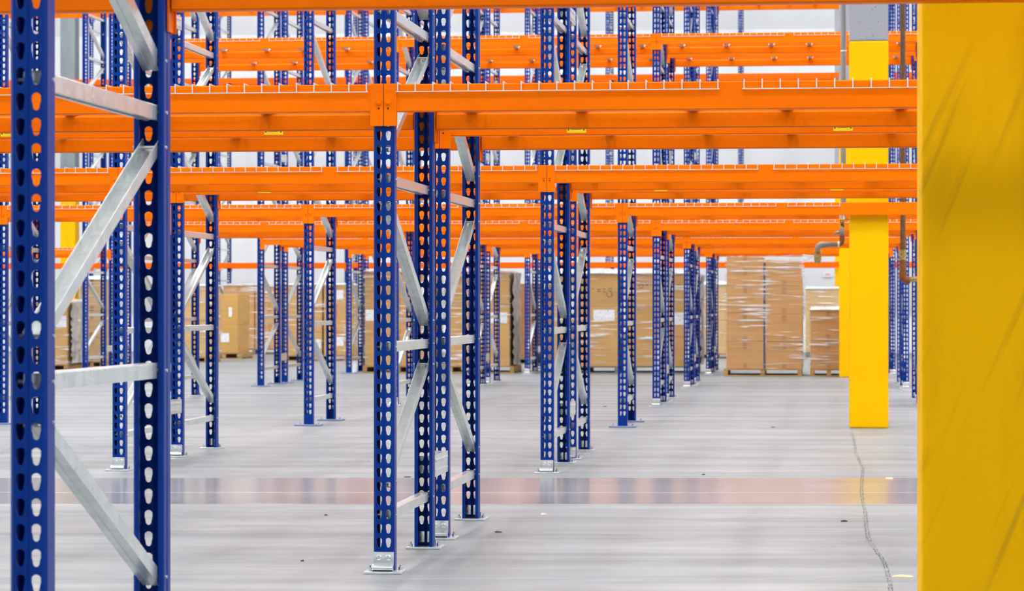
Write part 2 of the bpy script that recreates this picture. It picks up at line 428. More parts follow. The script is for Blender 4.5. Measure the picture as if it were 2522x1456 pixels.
# ------------------------------------------------------------------ upright post: lipped channel with two rows of teardrop holes
def post_mesh():
    n = int(POST_H / PITCH)
    z_first = 0.075
    bm = bmesh.new()
    def quad(a, b, c, d):
        bm.faces.new([bm.verts.new(p) for p in (a, b, c, d)])
    hr, hr2, hc = 0.0108, 0.0068, 0.0165
    up_c, lo_c = 0.0335, 0.0155                      # centres of the two arcs inside one pitch
    hole = []
    for ang in (150, 117, 90, 63, 30):
        hole.append((hr * math.cos(math.radians(ang)), up_c + hr * math.sin(math.radians(ang))))
    hole += [(0.0096, 0.0275), (0.0078, 0.0220)]
    for ang in (-20, -60, -90, -120, -160):
        hole.append((hr2 * math.cos(math.radians(ang)), lo_c + hr2 * math.sin(math.radians(ang))))
    hole += [(-0.0078, 0.0220), (-0.0096, 0.0275)]
    T = 0.0022                                       # steel thickness
    x_in, x_out = 0.004, 0.0315
    O = [(x_in, PITCH), (hc - 0.007, PITCH), (hc, PITCH), (hc + 0.007, PITCH), (x_out, PITCH), (x_out, 0.030), (x_out, 0.020),
         (x_out, 0), (hc + 0.006, 0), (hc, 0), (hc - 0.006, 0), (x_in, 0), (x_in, 0.020), (x_in, 0.030)]
    m_ = len(O)
    count = int((POST_H - z_first) / PITCH)
    zt = z_first + count * PITCH
    for s in (-1, 1):
        for k in range(count):
            z0 = z_first + k * PITCH
            fo = [bm.verts.new((s * x, 0, z0 + z)) for x, z in O]
            fh = [bm.verts.new((s * (hc + x), 0, z0 + z)) for x, z in hole]
            bo = [bm.verts.new((s * x, T, z0 + z)) for x, z in O]
            bh = [bm.verts.new((s * (hc + x), T, z0 + z)) for x, z in hole]
            for i in range(m_):
                j = (i + 1) % m_
                for fv in ((fo[j], fo[i], fh[i], fh[j]), (bo[i], bo[j], bh[j], bh[i]), (fh[j], fh[i], bh[i], bh[j])):
                    bm.faces.new(fv if s > 0 else fv[::-1])
        for y in (0, T):
            quad((s * x_in, y, 0), (s * x_out, y, 0), (s * x_out, y, z_first), (s * x_in, y, z_first))
        quad((s * 0, 0.0025, 0), (s * x_in, 0, 0), (s * x_in, 0, zt), (s * 0, 0.0025, zt))
        quad((s * 0, 0.0047, 0), (s * x_in, T, 0), (s * x_in, T, zt), (s * 0, 0.0047, zt))
        # chamfered corner, side flange with a pressed step, return lip: outer and inner skins
        outp = [(x_out, 0), (0.038, 0.0075), (0.038, 0.036), (0.0365, 0.039), (0.0365, 0.066), (0.0325, 0.070), (0.0235, 0.070), (0.0235, 0.058)]
        inp = [(x_out, T), (0.0358, 0.0080), (0.0358, 0.0352), (0.0343, 0.0385), (0.0343, 0.0655), (0.0320, 0.0678), (0.0257, 0.0678), (0.0257, 0.058)]
        for pr in (outp, inp):
            for (xa, ya), (xb, yb) in zip(pr, pr[1:]):
                quad((s * xa, ya, 0), (s * xb, yb, 0), (s * xb, yb, zt), (s * xa, ya, zt))
        quad((s * 0.0235, 0.058, 0), (s * 0.0257, 0.058, 0), (s * 0.0257, 0.058, zt), (s * 0.0235, 0.058, zt))
    bmesh.ops.remove_doubles(bm, verts=bm.verts, dist=1e-5)
    bmesh.ops.recalc_face_normals(bm, faces=bm.faces)
    me = bpy.data.meshes.new('post')
    bm.to_mesh(me); bm.free()
    me.materials.append(M_BLUE)
    return me
POST_ME = post_mesh()

def diag_mesh(z0, z1):
    """zig-zag member from the front post at z0 to the rear post at z1"""
    a, b = Vector((0, 0.036, z0)), Vector((0, DEPTH - 0.036, z1))
    d = (b - a).normalized(); ex = Vector((1, 0, 0)); ez = ex.cross(d) * -1
    if ez.z < 0: ez = -ez
    prof = [(-0.020, -0.0165), (-0.004, -0.0165), (-0.003, -0.0145), (0.003, -0.0145), (0.004, -0.0165), (0.020, -0.0165),
            (0.0215, 0.0165), (0.0188, 0.0165), (0.0175, -0.0135), (-0.0175, -0.0135), (-0.0188, 0.0165), (-0.0215, 0.0165)]
    m = MB()
    m.prism(prof, a, b, ex, ez)
    for p, q in ((a, 0.018), (b, -0.018)):
        c = p + d * q
        m.rod(c - ez * 0.0135, c - ez * 0.006, 0.009, 8, r2=0.007)
        m.rod(c - ex * 0.0405, c + ex * 0.0405, 0.0045, 6)
    return m
def horiz_mesh():
    m = MB()
    prof = [(-0.020, -0.018), (-0.008, -0.018), (-0.008, -0.008), (0.008, -0.008), (0.008, -0.018), (0.020, -0.018), (0.020, 0.015), (0.017, 0.018), (-0.017, 0.018), (-0.020, 0.015)]
    m.prism(prof, (0, 0.034, 0), (0, DEPTH - 0.034, 0), (1, 0, 0), (0, 0, 1))
    for y in (0.048, DEPTH - 0.048):
        m.rod((-0.0405, y, 0), (0.0405, y, 0), 0.0045, 6)
    return m

H0, HP = 0.208, 0.6096
HORIZ_ME = horiz_mesh().mesh('horizontal_brace', M_GALV)
n_h = int((POST_H - H0) / HP) + 1
DIAG_UP = diag_mesh(H0 + 0.115, H0 + HP - 0.075).mesh('diagonal_brace', M_GALV)
DIAG_DN = diag_mesh(H0 + HP - 0.075, H0 + 0.085).mesh('diagonal_brace', M_GALV)

def narrow_plate_mesh():
    return MB().bbox(-0.070, 0.070, -0.045, 0.085, 0.0, 0.009, 0.002).mesh('base_plate', M_GALV)
def wide_plate_mesh():
    return MB().bbox(-0.105, 0.105, -0.045, 0.110, 0.0, 0.012, 0.003).mesh('base_plate', M_BASEBL)
def bracket_mesh():
    m = MB()
    m.bbox(-0.037, 0.037, -0.006, -0.0005, 0.028, 0.078, 0.0015)
    # rolled toe
    for i in range(1):
        vs, fs = [], []
        N = 10
        for x in (-0.040, 0.036):
            for t in range(N + 1):
                a = math.pi * t / N - math.pi / 2
                vs.append((x, -0.004 - 0.030 * math.cos(a) ** 0.8, 0.021 + 0.012 * math.sin(a)))
        n = N + 1
        fs = [(t, t + 1, n + t + 1, n + t) for t in range(N)] + [tuple(range(n)), tuple(range(n, 2 * n))[::-1], (0, n, 2 * n - 1, n - 1)]
        m.add(vs, fs)
    for x in (-0.0175, 0.0165):
        m.rod((x, -0.006, 0.058), (x, -0.011, 0.058), 0.0105, 12, r2=0.007)
    for x in (-0.0165, 0.0165):
        m.bbox(x - 0.012, x + 0.012, 0.0024, 0.0055, 0.022, 0.066, 0.0014)
        m.rod((x, 0.0055, 0.05), (x, 0.011, 0.05), 0.008, 6)
    return m.mesh('foot_bracket', M_GALVB, smooth=True)
def anchor_mesh(h):
    m = MB()
    m.rod((0, 0, h), (0, 0, h + 0.002), 0.011, 10); m.rod((0, 0, h + 0.002), (0, 0, h + 0.010), 0.0085, 6); m.rod((0, 0, h + 0.010), (0, 0, h + 0.018), 0.0045, 8)
    return m.mesh('anchor_bolt', M_GALVB)
PLATE_N, PLATE_W, BRACKET = narrow_plate_mesh(), wide_plate_mesh(), bracket_mesh()
ANCHOR_N, ANCHOR_W = anchor_mesh(0.009), anchor_mesh(0.012)

def link_mesh(name, me, parent, loc=(0, 0, 0), rz=0.0):
    o = bpy.data.objects.new(name, me)
    o.parent = parent; o.location = loc; o.rotation_euler = (0, 0, rz)
    col.objects.link(o); reg(o, parent)
    return o

def make_frame(wide=False):
    root = empty('rack_upright_frame')
    for y, rz in ((0.0, 0.0), (DEPTH, math.pi)):
        p = link_mesh('post', POST_ME, root, (0, y, 0.009), rz)
        sg = 1 if rz == 0 else -1
        pl = link_mesh('base_plate', PLATE_W if wide else PLATE_N, root, (0, y, 0), rz)
        if wide:
            for x in (-0.08, 0.08):
                link_mesh('anchor_bolt', ANCHOR_W, pl, (x, 0.05, 0))
        else:
            br = link_mesh('foot_bracket', BRACKET, root, (0, y, 0), rz)
            for x, yy in ((-0.054, 0.012), (0.054, 0.055)):
                link_mesh('anchor_bolt', ANCHOR_N, pl, (x, yy, 0))
    for i in range(n_h):
        link_mesh('horizontal_brace', HORIZ_ME, root, (0, 0, H0 + i * HP))
        if i < n_h - 1:
            link_mesh('diagonal_brace', DIAG_UP if i % 2 == 0 else DIAG_DN, root, (0, 0, i * HP))
    return root
FRAME = make_frame(); FRAME_W = None
used = {'n': False, 'w': False}
def place_frame(x, y, flip, wide, label, group):
    global FRAME_W
    if wide:
        if FRAME_W is None: FRAME_W = make_frame(True)
        src, key = FRAME_W, 'w'
    else:
        src, key = FRAME, 'n'
    o = src if not used[key] else copy_tree(src)
    used[key] = True
    o.location = (x, y + (DEPTH if flip else 0), 0)
    o.rotation_euler = (0, 0, math.pi if flip else 0)
    tag(o, label, 'upright frame', group)
    return o

# ------------------------------------------------------------------ beams
CLEAR = BAY - 0.076
def beam_meshes(length, mat_):
    """beam along +x from post centre to post centre, outer face towards -y, top at z = 0"""
    x0, x1 = 0.0475, length - 0.0475
    prof = [(-0.007, -0.100), (-0.009, -0.097), (-0.009, -0.004), (-0.006, 0.0), (0.011, 0.0), (0.014, -0.003), (0.014, -0.030), (0.017, -0.034),
            (0.032, -0.035), (0.037, -0.041), (0.037, -0.096), (0.033, -0.100)]
    m = MB()
    m.prism(prof, (x0, 0, 0), (x1, 0, 0), (0, 1, 0), (0, 0, 1))
    me = m.mesh('rail', mat_)
    cs = []
    for s in (1, -1):
        c = MB()
        xa, xb = (0.001, 0.0485) if s > 0 else (-0.0485, -0.001)
        c.bbox(xa, xb, -0.0125, -0.0085, -0.152, 0.002, 0.0015)
        c.box(min(s * 0.0385, s * 0.0425), max(s * 0.0385, s * 0.0425), -0.0095, 0.042, -0.150, 0.0)
        xc = s * 0.017
        c.rod((xc, -0.0125, -0.066), (xc, -0.0165, -0.066), 0.0115, 14, r2=0.010)
        c.rod((xc, -0.0165, -0.068), (xc, -0.0205, -0.068), 0.007, 10, r2=0.004)
        c.rod((xc, -0.0122, -0.088), (xc, -0.0128, -0.088), 0.0038, 10, mi=1)
        for z in (-0.022, -0.027, -0.125, -0.130):
            c.box(xc - 0.0045, xc + 0.0045, -0.0132, -0.0122, z - 0.0008, z + 0.0008)
        cs.append(c.mesh('end_connector', [mat_, M_DARK]))
    return me, cs
def sticker_mesh():
    m = MB(); m.box(-0.04, 0.04, -0.0096, -0.0091, -0.0900, -0.0560)
    for z in (-0.064, -0.070, -0.076):
        m.box(-0.022, 0.022 - 0.6 * abs(z + 0.070), -0.0098, -0.0096, z - 0.0012, z + 0.0012, 1)
    for x in (-0.033, 0.031): m.box(x - 0.003, x + 0.003, -0.0098, -0.0096, -0.080, -0.064, 1)
    return m.mesh('warning_sticker', [M_STICK, M_INK])
STICKER = sticker_mesh()
BEAM_CACHE = {}
def place_beam(x, y, ztop, label, group, back=False, length=BAY, m=None, stickers=()):
    """back: outer face towards +y"""
    key = (round(length, 3), (m or M_ORANGE).name, stickers)
    if key not in BEAM_CACHE:
        me, cs = beam_meshes(length, m or M_ORANGE)
        root = empty('shelf_beam')
        link_mesh('rail', me, root)
        link_mesh('end_connector', cs[0], root); link_mesh('end_connector', cs[1], root, (length, 0, 0))
        if stickers:
            for sx in stickers:
                st = link_mesh('warning_sticker', STICKER, root, (sx, 0, 0)); st['label'] = 'yellow warning sticker'
        BEAM_CACHE[key] = root; o = root
    else:
        o = copy_tree(BEAM_CACHE[key])
    o.location = (x + (length if back else 0), y, ztop)
    o.rotation_euler = (0, 0, math.pi if back else 0)
    tag(o, label, 'shelf beam', group)
    return o

# ------------------------------------------------------------------ wire decks
def deck_meshes(width):
    m = MB(); r = 0.0026
    nw = max(3, round(width / 0.0635))
    yf, yb = -0.0125, DEPTH + 0.0125
    zt, zl = 0.0045, -0.028
    for i in range(nw + 1):
        x = width * i / nw
        m.rod((x, yf, zt), (x, yb, zt), r, 4)
        for y in (yf, yb): m.rod((x, y, zt + r), (x, y, zl), r, 4)
    nc = 10
    for j in range(1, nc):
        y = 0.01 + (DEPTH - 0.02) * j / nc
        m.rod((0, y, zt - 2 * r + 0.0002), (width, y, zt - 2 * r + 0.0002), r, 4)
    for y in (yf - 2 * r + 0.0002, yb + 2 * r - 0.0002):
        m.rod((-0.006, y, zl), (width + 0.006, y, zl), r, 4)
    me = m.mesh('wire_mesh', M_ZINC)
    c = MB()
    y0, y1 = 0.040, DEPTH - 0.040
    prof = [(-0.021, 0.0), (-0.021, -0.028), (0.021, -0.028), (0.021, 0.0), (0.0185, 0.0), (0.0185, -0.0255), (-0.0185, -0.0255), (-0.0185, 0.0)]
    c.prism(prof, (0, y0, -0.004), (0, y1, -0.004), (1, 0, 0), (0, 0, 1))
    for y, e in ((y0, -1), (y1, 1)):
        c.add([(-0.021, y, -0.032), (0.021, y, -0.032), (0.036, y + e * 0.022, -0.006), (-0.036, y + e * 0.022, -0.006)], [(0, 1, 2, 3)])
    return me, c.mesh('support_channel', M_DULL)
DECK_CACHE = {}
def place_deck(x, y, ztop, label, group, width=1.155):
    if width not in DECK_CACHE:
        me, ch = deck_meshes(width)
        root = empty('wire_deck')
        link_mesh('wire_mesh', me, root)
        for t in ((0.12, 0.5, 0.88) if width > 0.8 else (0.25, 0.75)):
            link_mesh('support_channel', ch, root, (width * t, 0, 0))
        DECK_CACHE[width] = root; o = root
    else:
        o = copy_tree(DECK_CACHE[width])
    o.location = (x, y, ztop)
    tag(o, label, 'wire deck', group)
    return o

# ------------------------------------------------------------------ row spacers
def spacer_mesh():
    m = MB(); L = GAP - 0.0004
    y0 = 0.0002
    h = 0.042
    m.box(0.026, 0.029, y0, L, -h, h)                                   # web
    for z in (-h, h): m.box(0.002, 0.029, y0, L, z - 0.0015, z + 0.0015)
    for z in (-0.021, 0.021):                                           # pressed ribs
        m.bbox(0.0285, 0.0335, y0 + 0.03, L - 0.03, z - 0.0055, z + 0.0055, 0.002)
    for y in (y0, L - 0.003): m.box(-0.034, 0.029, y, y + 0.003, -h, h)
    return m.mesh('row_spacer', M_GALV)
SPACER = spacer_mesh()
def place_spacer(x, y, z, label, group):
    o = bpy.data.objects.new('row_spacer', SPACER)
    o.location = (x + 0.006, y + DEPTH, z)
    col.objects.link(o)
    tag(o, label, 'row spacer', group)

# ------------------------------------------------------------------ build the rack rows
ORD = {'0': 'nearest rack', 'A': 'second rack row', 'B': 'third rack row', 'C': 'fourth rack row', 'D': 'fifth rack row', 'E': 'sixth rack row', 'F': 'seventh rack row'}
FR = {
 'A': {-1: 'past the left picture edge', 0: 'in mid picture', 1: 'past the big yellow column'},
 'B': {-2: 'past the left picture edge', -1: 'just behind nearest rack', 0: 'right of mid picture', 1: 'behind the big yellow column'},
 'C': {-2: 'at far left edge', -1: 'left of mid picture', 0: 'right of mid picture', 1: 'behind the big yellow column'},
 'D': {-2: 'leftmost', -1: 'in mid picture', 0: 'right of mid picture', 1: 'between the yellow columns'},
 'E': {-2: 'leftmost', -1: 'second from left', 0: 'third from left', 1: 'rightmost'},
 'F': {-3: 'left of cross aisle', -2: 'right of cross aisle', -1: 'in mid picture', 0: 'beside the tall wrapped cartons', 1: 'rightmost'},
}
BAYN = {
 'A': {-1: 'left bay', 0: 'right bay'},
 'B': {-2: 'left bay', -1: 'middle bay', 0: 'right bay'},
 'C': {-3: 'far left bay', -2: 'left bay', -1: 'middle bay', 0: 'right bay'},
 'D': {-2: 'left bay', -1: 'middle bay', 0: 'right bay'},
 'E': {-2: 'left bay', -1: 'middle bay', 0: 'right bay'},
 'F': {-3: 'bay over cross aisle', -4: 'bay left of cross aisle', -2: 'left bay', -1: 'middle bay', 0: 'right bay'},
}
LINE = ['frontmost line', 'second line', 'third line', 'rearmost line']
def X(row, k):
    if row == 'F' and k < -2: return gx(-2) - AISLE + (k + 3) * BAY
    return gx(k)

# nearest rack: one frame at the left edge, a beam on its far side
place_frame(gx(0), ROW['0'], True, False, 'big blurred blue upright frame of the nearest rack, at left edge', 'upright frames of the racks')
place_beam(gx(0), ROW['0'] + DEPTH, T1, 'big blurred orange beam along the top of the picture, on the nearest rack', 'beams of the nearest rack', back=True)
place_beam(gx(0) - BAY, ROW['0'] + DEPTH, T1, 'big blurred orange beam in the top left corner, left of nearest upright', 'beams of the nearest rack', back=True)

rows = {'A': (2, [-1, 0, 1], [-1, 0]), 'B': (2, [-2, -1, 0, 1], [-2, -1, 0]), 'C': (1, [-2, -1, 0, 1], [-3, -2, -1, 0]),
        'D': (2, [-2, -1, 0, 1], [-2, -1, 0]), 'E': (2, [-2, -1, 0, 1], [-2, -1, 0]), 'F': (2, [-3, -2, -1, 0, 1], [-4, -2, -1, 0])}
for row, (halves, fk, bk) in rows.items():
    for hf in range(halves):
        y = ROW[row] + hf * (DEPTH + GAP)
        side = 'single' if halves == 1 else ('front', 'rear')[hf]
        flip = (hf == 1) or halves == 1
        for k in fk:
            wide = row == 'C' or (row in 'EF' and k == -2) or (row == 'F' and k == -3)
            nm = 'blue upright frame, %s half of %s, %s' % (side, ORD[row], FR[row][k]) if halves == 2 else 'blue upright frame of single-depth %s, %s' % (ORD[row], FR[row][k])
            place_frame(X(row, k), y, flip, wide, nm, 'upright frames of the racks')
        levels = [('lower', T1)] + ([('upper', T2)] if row == 'D' else []) + ([('topmost', T3)] if row == 'F' and hf == 1 else [])
        for lv, zt in levels:
            ks = sorted(set(bk + ([-3] if lv == 'topmost' else [])))
            for k in ks:
                ln = BAY if not (row == 'F' and k == -3) else AISLE
                for bk_i in (0, 1):
                    li = hf * 2 + bk_i
                    if halves == 1: li = (0, 3)[bk_i]
                    place_beam(X(row, k), y + (DEPTH if bk_i else 0), zt, '%s orange beam of %s, %s, %s' % (lv, ORD[row], LINE[li], BAYN[row][k]),
                               'beams of the %s' % ORD[row], back=bool(bk_i), length=ln, stickers=((0.69, 1.82) if k == -1 and row == 'A' else (0.57, 1.66)) if row in 'AB' and hf == 1 and bk_i == 0 else ())
                xs = (0.052, 1.300) if ln == BAY else (0.10, 1.30, 2.50)
                for q, dx in enumerate(xs):
                    wd = 1.155
                    if row == 'C' and k == 0 and q == 1: wd = 0.405
                    place_deck(X(row, k) + dx, y, zt, '%s wire deck, %s half of %s, %s, %s deck' % (lv, side, ORD[row], BAYN[row][k], ('left', 'right')[q] if len(xs) == 2 else ('left', 'middle', 'right')[q]),
                               'wire decks of the %s' % ORD[row], wd)
    if halves == 2:
        for k in fk:
            for nm, z in (('low', 0.325), ('high', 2.76)):
                place_spacer(X(row, k), ROW[row], z, '%s grey spacer between paired frames of %s, %s' % (nm, ORD[row], FR[row][k]), 'row spacers of the %s' % ORD[row])

# rack along the back wall
GN = {-6: 'past the left picture edge', -5: 'behind the far left cartons', -4: 'left of mid picture', -3: 'behind the tan cartons', -2: 'in mid picture', -1: 'right of mid picture', 0: 'beside tall wrapped cartons', 1: 'behind the yellow columns', 2: 'behind the big yellow column'}
for k in range(-6, 3):
    o = place_frame(gx(k), ROW['G'], False, False, 'small blue frame of back wall rack, %s' % GN[k], 'upright frames of the racks')
    if k < 2:
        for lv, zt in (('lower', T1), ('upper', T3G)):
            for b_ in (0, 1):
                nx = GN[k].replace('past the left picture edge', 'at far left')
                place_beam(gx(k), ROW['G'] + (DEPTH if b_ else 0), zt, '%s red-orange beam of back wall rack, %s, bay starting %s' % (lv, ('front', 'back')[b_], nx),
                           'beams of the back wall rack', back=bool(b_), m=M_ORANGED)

# ------------------------------------------------------------------ building columns
def column(x, y, label, low, top, split, hw=0.152, depth=0.304):
    root = empty('building_column', (x, y, 0))
    MB().bbox(-hw, hw, 0, depth, 0, split, 0.012).build('painted_sleeve', low, root)
    MB().bbox(-hw + 0.001, hw - 0.001, 0.001, depth - 0.001, split, CEIL - 0.001, 0.012).build('upper_shaft', top, root)
    kids(root)[1]['label'] = 'bare grey upper part of the column'
    tag(root, label, 'column', 'building columns', 'thing')
    return root
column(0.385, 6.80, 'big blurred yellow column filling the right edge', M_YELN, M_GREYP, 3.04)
column(0.348, 21.985, 'bright yellow column standing on floor beside the pipes, grey on top', M_YEL, M_GREYP, 3.04)
column(0.350, 37.12, 'yellow column directly behind the bright one, beside the low cartons', M_YEL, M_GREYP, 3.04)
column(0.350, 52.98, 'farthest yellow column, a thin strip near the back wall', M_YEL, M_GREYP, 3.04)
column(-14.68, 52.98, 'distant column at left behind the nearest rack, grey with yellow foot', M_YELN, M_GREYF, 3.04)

# ------------------------------------------------------------------ pipes beside the bright column
def at(px, py, zc):
    x, y = unproj(px, zc)
    return Vector((x, y, CAM_H + (HOR - py) * zc / F_PX))
def arc(a, c, b, n=6):
    a, c, b = Vector(a), Vector(c), Vector(b)
    return [a * (1 - t) ** 2 + c * 2 * t * (1 - t) + b * t * t for t in [i / n for i in range(n + 1)]]
ZP = 22.35
pp = 1 / (F_PX / ZP)
dp = empty('drain_valve_pipe', at(2076, 605, ZP))
def dpart(name, mb, m, smooth=True):
    o = mb.build(name, m, None, smooth); o.parent = dp; o.matrix_parent_inverse = Matrix.Translation(-Vector(dp.location)); reg(o, dp)
    return o
top = at(2078, 0, ZP)
dpart('riser', MB().rod(at(2077, 540, ZP), (at(2078, 540, ZP).x, at(2078, 540, ZP).y, CEIL - 0.002), 6.5 * pp, 14), M_GREYPIPE)
dpart('white_tie', MB().rod(at(2078, 127, ZP), at(2078, 124, ZP), 7.6 * pp, 14), M_WHITE)
dpart('coupling', MB().rod(at(2074, 541, ZP), at(2074, 529, ZP), 8.5 * pp, 14, r2=7.5 * pp), M_GALVB)
dpart('taped_pipe', MB().rod(at(2074, 562, ZP), at(2074, 540, ZP), 5.8 * pp, 12), M_YPIPE)
vb = MB()
vb.tube([at(2073, 560, ZP), at(2073, 565, ZP), at(2073, 572, ZP), at(2073, 579, ZP), at(2073, 582, ZP)], [4.5 * pp, 6.5 * pp, 8 * pp, 6.5 * pp, 5 * pp], 12)
vb.tube([at(2070, 572, ZP), at(2063, 573, ZP), at(2058, 575, ZP), at(2054, 577, ZP)], [4 * pp, 4.5 * pp, 3 * pp, 1.6 * pp], 10)
dpart('valve_body', vb, M_GREYPIPE)
dpart('lower_elbow', MB().tube([at(2074, 580, ZP), at(2074, 590, ZP)] + arc(at(2074, 592, ZP), at(2074, 602, ZP), at(2062, 602, ZP)), 6.5 * pp, 12), M_RUST)
dpart('white_collar', MB().rod(at(2067, 601.5, ZP), at(2062.5, 601.5, ZP), 7.2 * pp, 14), M_WHITE)
dpart('side_arm', MB().tube([at(2063, 601.5, ZP), at(2040, 602, ZP)] + arc(at(2030, 603, ZP), at(2013.5, 601, ZP), at(2014, 617, ZP)), [6 * pp, 6.5 * pp] + [7.5 * pp] * 7, 14), M_GREYPIPE)
hb = MB()
for y0, y1, r0, r1 in ((617, 621, 10, 10), (621, 629, 8.8, 8.2), (629, 633, 9.5, 9.5), (633, 641, 9.2, 8.8), (641, 649, 8.2, 7)):
    hb.rod(at(2014, y1, ZP), at(2014, y0, ZP), r1 * pp, 12, r2=r0 * pp)
dpart('hose_adapter', hb, M_BRASS)
hl = MB()
hl.prism([(-0.006, -0.010), (0.006, -0.010), (0.006, 0.010), (-0.006, 0.010)], at(2008, 632, ZP), at(1977, 629, ZP), (0, 1, 0), (0, 0, 1))
hl.prism([(-0.006, -0.006), (0.006, -0.006), (0.006, 0.006), (-0.006, 0.006)], at(2004, 630, ZP), at(1974, 648, ZP), (0, 1, 0), (0, 0, 1), s0=1.6, s1=0.7)
dpart('lever', hl, M_WHITE)
dpart('pipe_strap', MB().box(at(2080, 540, ZP).x, 0.198, at(2080, 540, ZP).y - 0.01, at(2080, 540, ZP).y + 0.01, at(0, 543, ZP).z, at(0, 540, ZP).z), M_YPIPE)
tag(dp, 'grey sprinkler drain pipe with brass end and white lever left of bright yellow column', 'pipe')

dp = empty('brown_downpipe', at(2224, 670, ZP))
bx = at(2223.5, 560, ZP)
dpart('pipe', MB().rod(at(2223.5, 620, ZP), (bx.x, bx.y, CEIL - 0.002), 6.8 * pp, 14), M_BRONZE)
cl = MB(); cl.rod(at(2223.5, 634, ZP), at(2223.5, 615, ZP), 8.8 * pp, 14); cl.rod(at(2223.5, 641, ZP), at(2223.5, 634, ZP), 7.8 * pp, 14)
dpart('clamp_collar', cl, M_BRASS)
dpart('bracket_rod', MB().rod(at(2204, 637.5, ZP), at(2218, 637.5, ZP), 1.6 * pp, 8), M_BRASS)
dpart('elbow', MB().tube([at(2223.5, 641, ZP), at(2223.5, 655, ZP), at(2223.5, 668, ZP)] + arc(at(2223.5, 672, ZP), at(2223.5, 692, ZP), at(2240, 690, ZP)), [8.2 * pp] * 3 + [9.5 * pp] * 7, 14), M_RUST)
dpart('outlet', MB().rod(at(2239, 689, ZP), at(2262, 687, ZP), 7.5 * pp, 14, r2=6.5 * pp), M_BRASS)
tag(dp, 'brown vertical pipe with rusty elbow right of bright yellow column', 'pipe')

# ------------------------------------------------------------------ pallets, cartons and film
def pallet(x0, x1, y0, dep, h, label, m):
    root = empty('wooden_pallet', (x0, y0, 0))
    w_ = x1 - x0
    t = MB(); n = 7
    for i in range(n):
        a = dep * i / n
        t.bbox(0, w_, a + 0.008, a + dep / n - 0.008 if i else dep / n, h - 0.018, h, 0.002)
    t.build('top_deck', m, root)
    for s in (0, 0.5, 1):
        c = 0.03 + s * (w_ - 0.06)
        MB().bbox(c - 0.03, c + 0.03, 0.01, dep - 0.01, 0.016, h - 0.018, 0.003).build('stringer', m, root)
    for a in (0.0, dep / 2 - 0.05, dep - 0.1):
        MB().bbox(0, w_, a, a + 0.1, 0.0, 0.0155, 0.002).build('bottom_board', m, root)
    tag(root, label, 'pallet', 'wooden pallets')
    return root

def carton(x0, x1, y0, dep, z0, z1, m, label, sheet=None, tape=True, lean=0.0):
    root = empty('carton', ((x0 + x1) / 2, y0, z0))
    w_, h = x1 - x0, z1 - z0
    b = MB(); b.bbox(-w_ / 2, w_ / 2, 0, dep, 0, h, 0.007)
    if lean:
        b.v = [(x - lean * max(0, x) * (z / h) ** 3, y, z - abs(lean) * 0.5 * max(0, x / w_ * 2) ** 4 * h * (z / h)) for x, y, z in b.v]
    b.build('body', m, root)
    if tape and w_ > 0.3:
        t = MB(); t.box(-0.028, 0.028, -0.0008, dep - 0.002, h - 0.0004, h + 0.0006) if not lean else None
        t.box(-0.028, 0.028, -0.0012, 0.0002, h * 0.72, h - 0.012); t.box(-0.028, 0.028, -0.0012, 0.0002, 0.012, h * 0.2)
        t.build('tape', M_TAPE, root)
    if sheet:
        sx0, sx1, sz0, sz1 = sheet
        cx = (x0 + x1) / 2
        MB().box(sx0 - cx, sx1 - cx, -0.0022, -0.0006, sz0 - z0, sz1 - z0).build('paper_label', M_PAPER, root)
    tag(root, label, 'carton', 'cardboard cartons on the pallets')
    return root

def wrap(x0, x1, y0, dep, z0, z1, m, label, top=True):
    o = 0.014
    vs, fs = [], []
    nx, nz, ny = 18, 26, 12
    rr = random.Random(int(x0 * 1000) & 0xffff)
    ring = [(x0 - o + (x1 - x0 + 2 * o) * i / nx, y0 - o) for i in range(nx)] + [(x1 + o, y0 - o + (dep + 2 * o) * i / ny) for i in range(ny)] + \
           [(x1 + o - (x1 - x0 + 2 * o) * i / nx, y0 + dep + o) for i in range(nx)] + [(x0 - o, y0 + dep + o - (dep + 2 * o) * i / ny) for i in range(ny)]
    n = len(ring); cx, cy = (x0 + x1) / 2, y0 + dep / 2
    for j in range(nz + 1):
        z = z0 + (z1 + o - z0) * j / nz
        pull = rr.uniform(-0.0, 0.006)
        for (x, y) in ring:
            k = 1 + pull / 0.6 + rr.uniform(-0.002, 0.003)
            vs.append((cx + (x - cx) * k, cy + (y - cy) * k, z + (rr.uniform(-0.0, 0.02) if j == nz else 0)))
    for j in range(nz):
        for i in range(n):
            fs.append((j * n + i, j * n + (i + 1) % n, (j + 1) * n + (i + 1) % n, (j + 1) * n + i))
    mb = MB().add(vs, fs)
    ob = mb.build('stretch_wrap', m, None, smooth=True)
    tag(ob, label, 'stretch wrap', 'clear stretch film round the pallet loads')
    return ob

def film_top(x0, x1, y0, dep, z, h, label, parent=None):
    """bunched white film lying over the top of a load"""
    rr = random.Random(int(x1 * 777) & 0xffff)
    nx, ny = 22, 10
    vs = []
    for j in range(ny + 1):
        for i in range(nx + 1):
            e = 0 if j in (0, ny) or i in (0, nx) else 1
            x = x0 - 0.02 + (x1 - x0 + 0.04) * i / nx; y = y0 - 0.02 + (dep + 0.04) * j / ny
            vs.append((x, y, z + 0.018 + (h * (0.35 + 0.45 * rr.random()) if e else -0.008 * rr.random())))
    fs = [(j * (nx + 1) + i, j * (nx + 1) + i + 1, (j + 1) * (nx + 1) + i + 1, (j + 1) * (nx + 1) + i) for j in range(ny) for i in range(nx)]
    o = MB().add(vs, fs).build('film_cover', M_FILMW, parent, smooth=True)
    if parent: o['label'] = 'bunched white film'
    else: tag(o, label, 'film cover', 'bunched film on top of the loads')

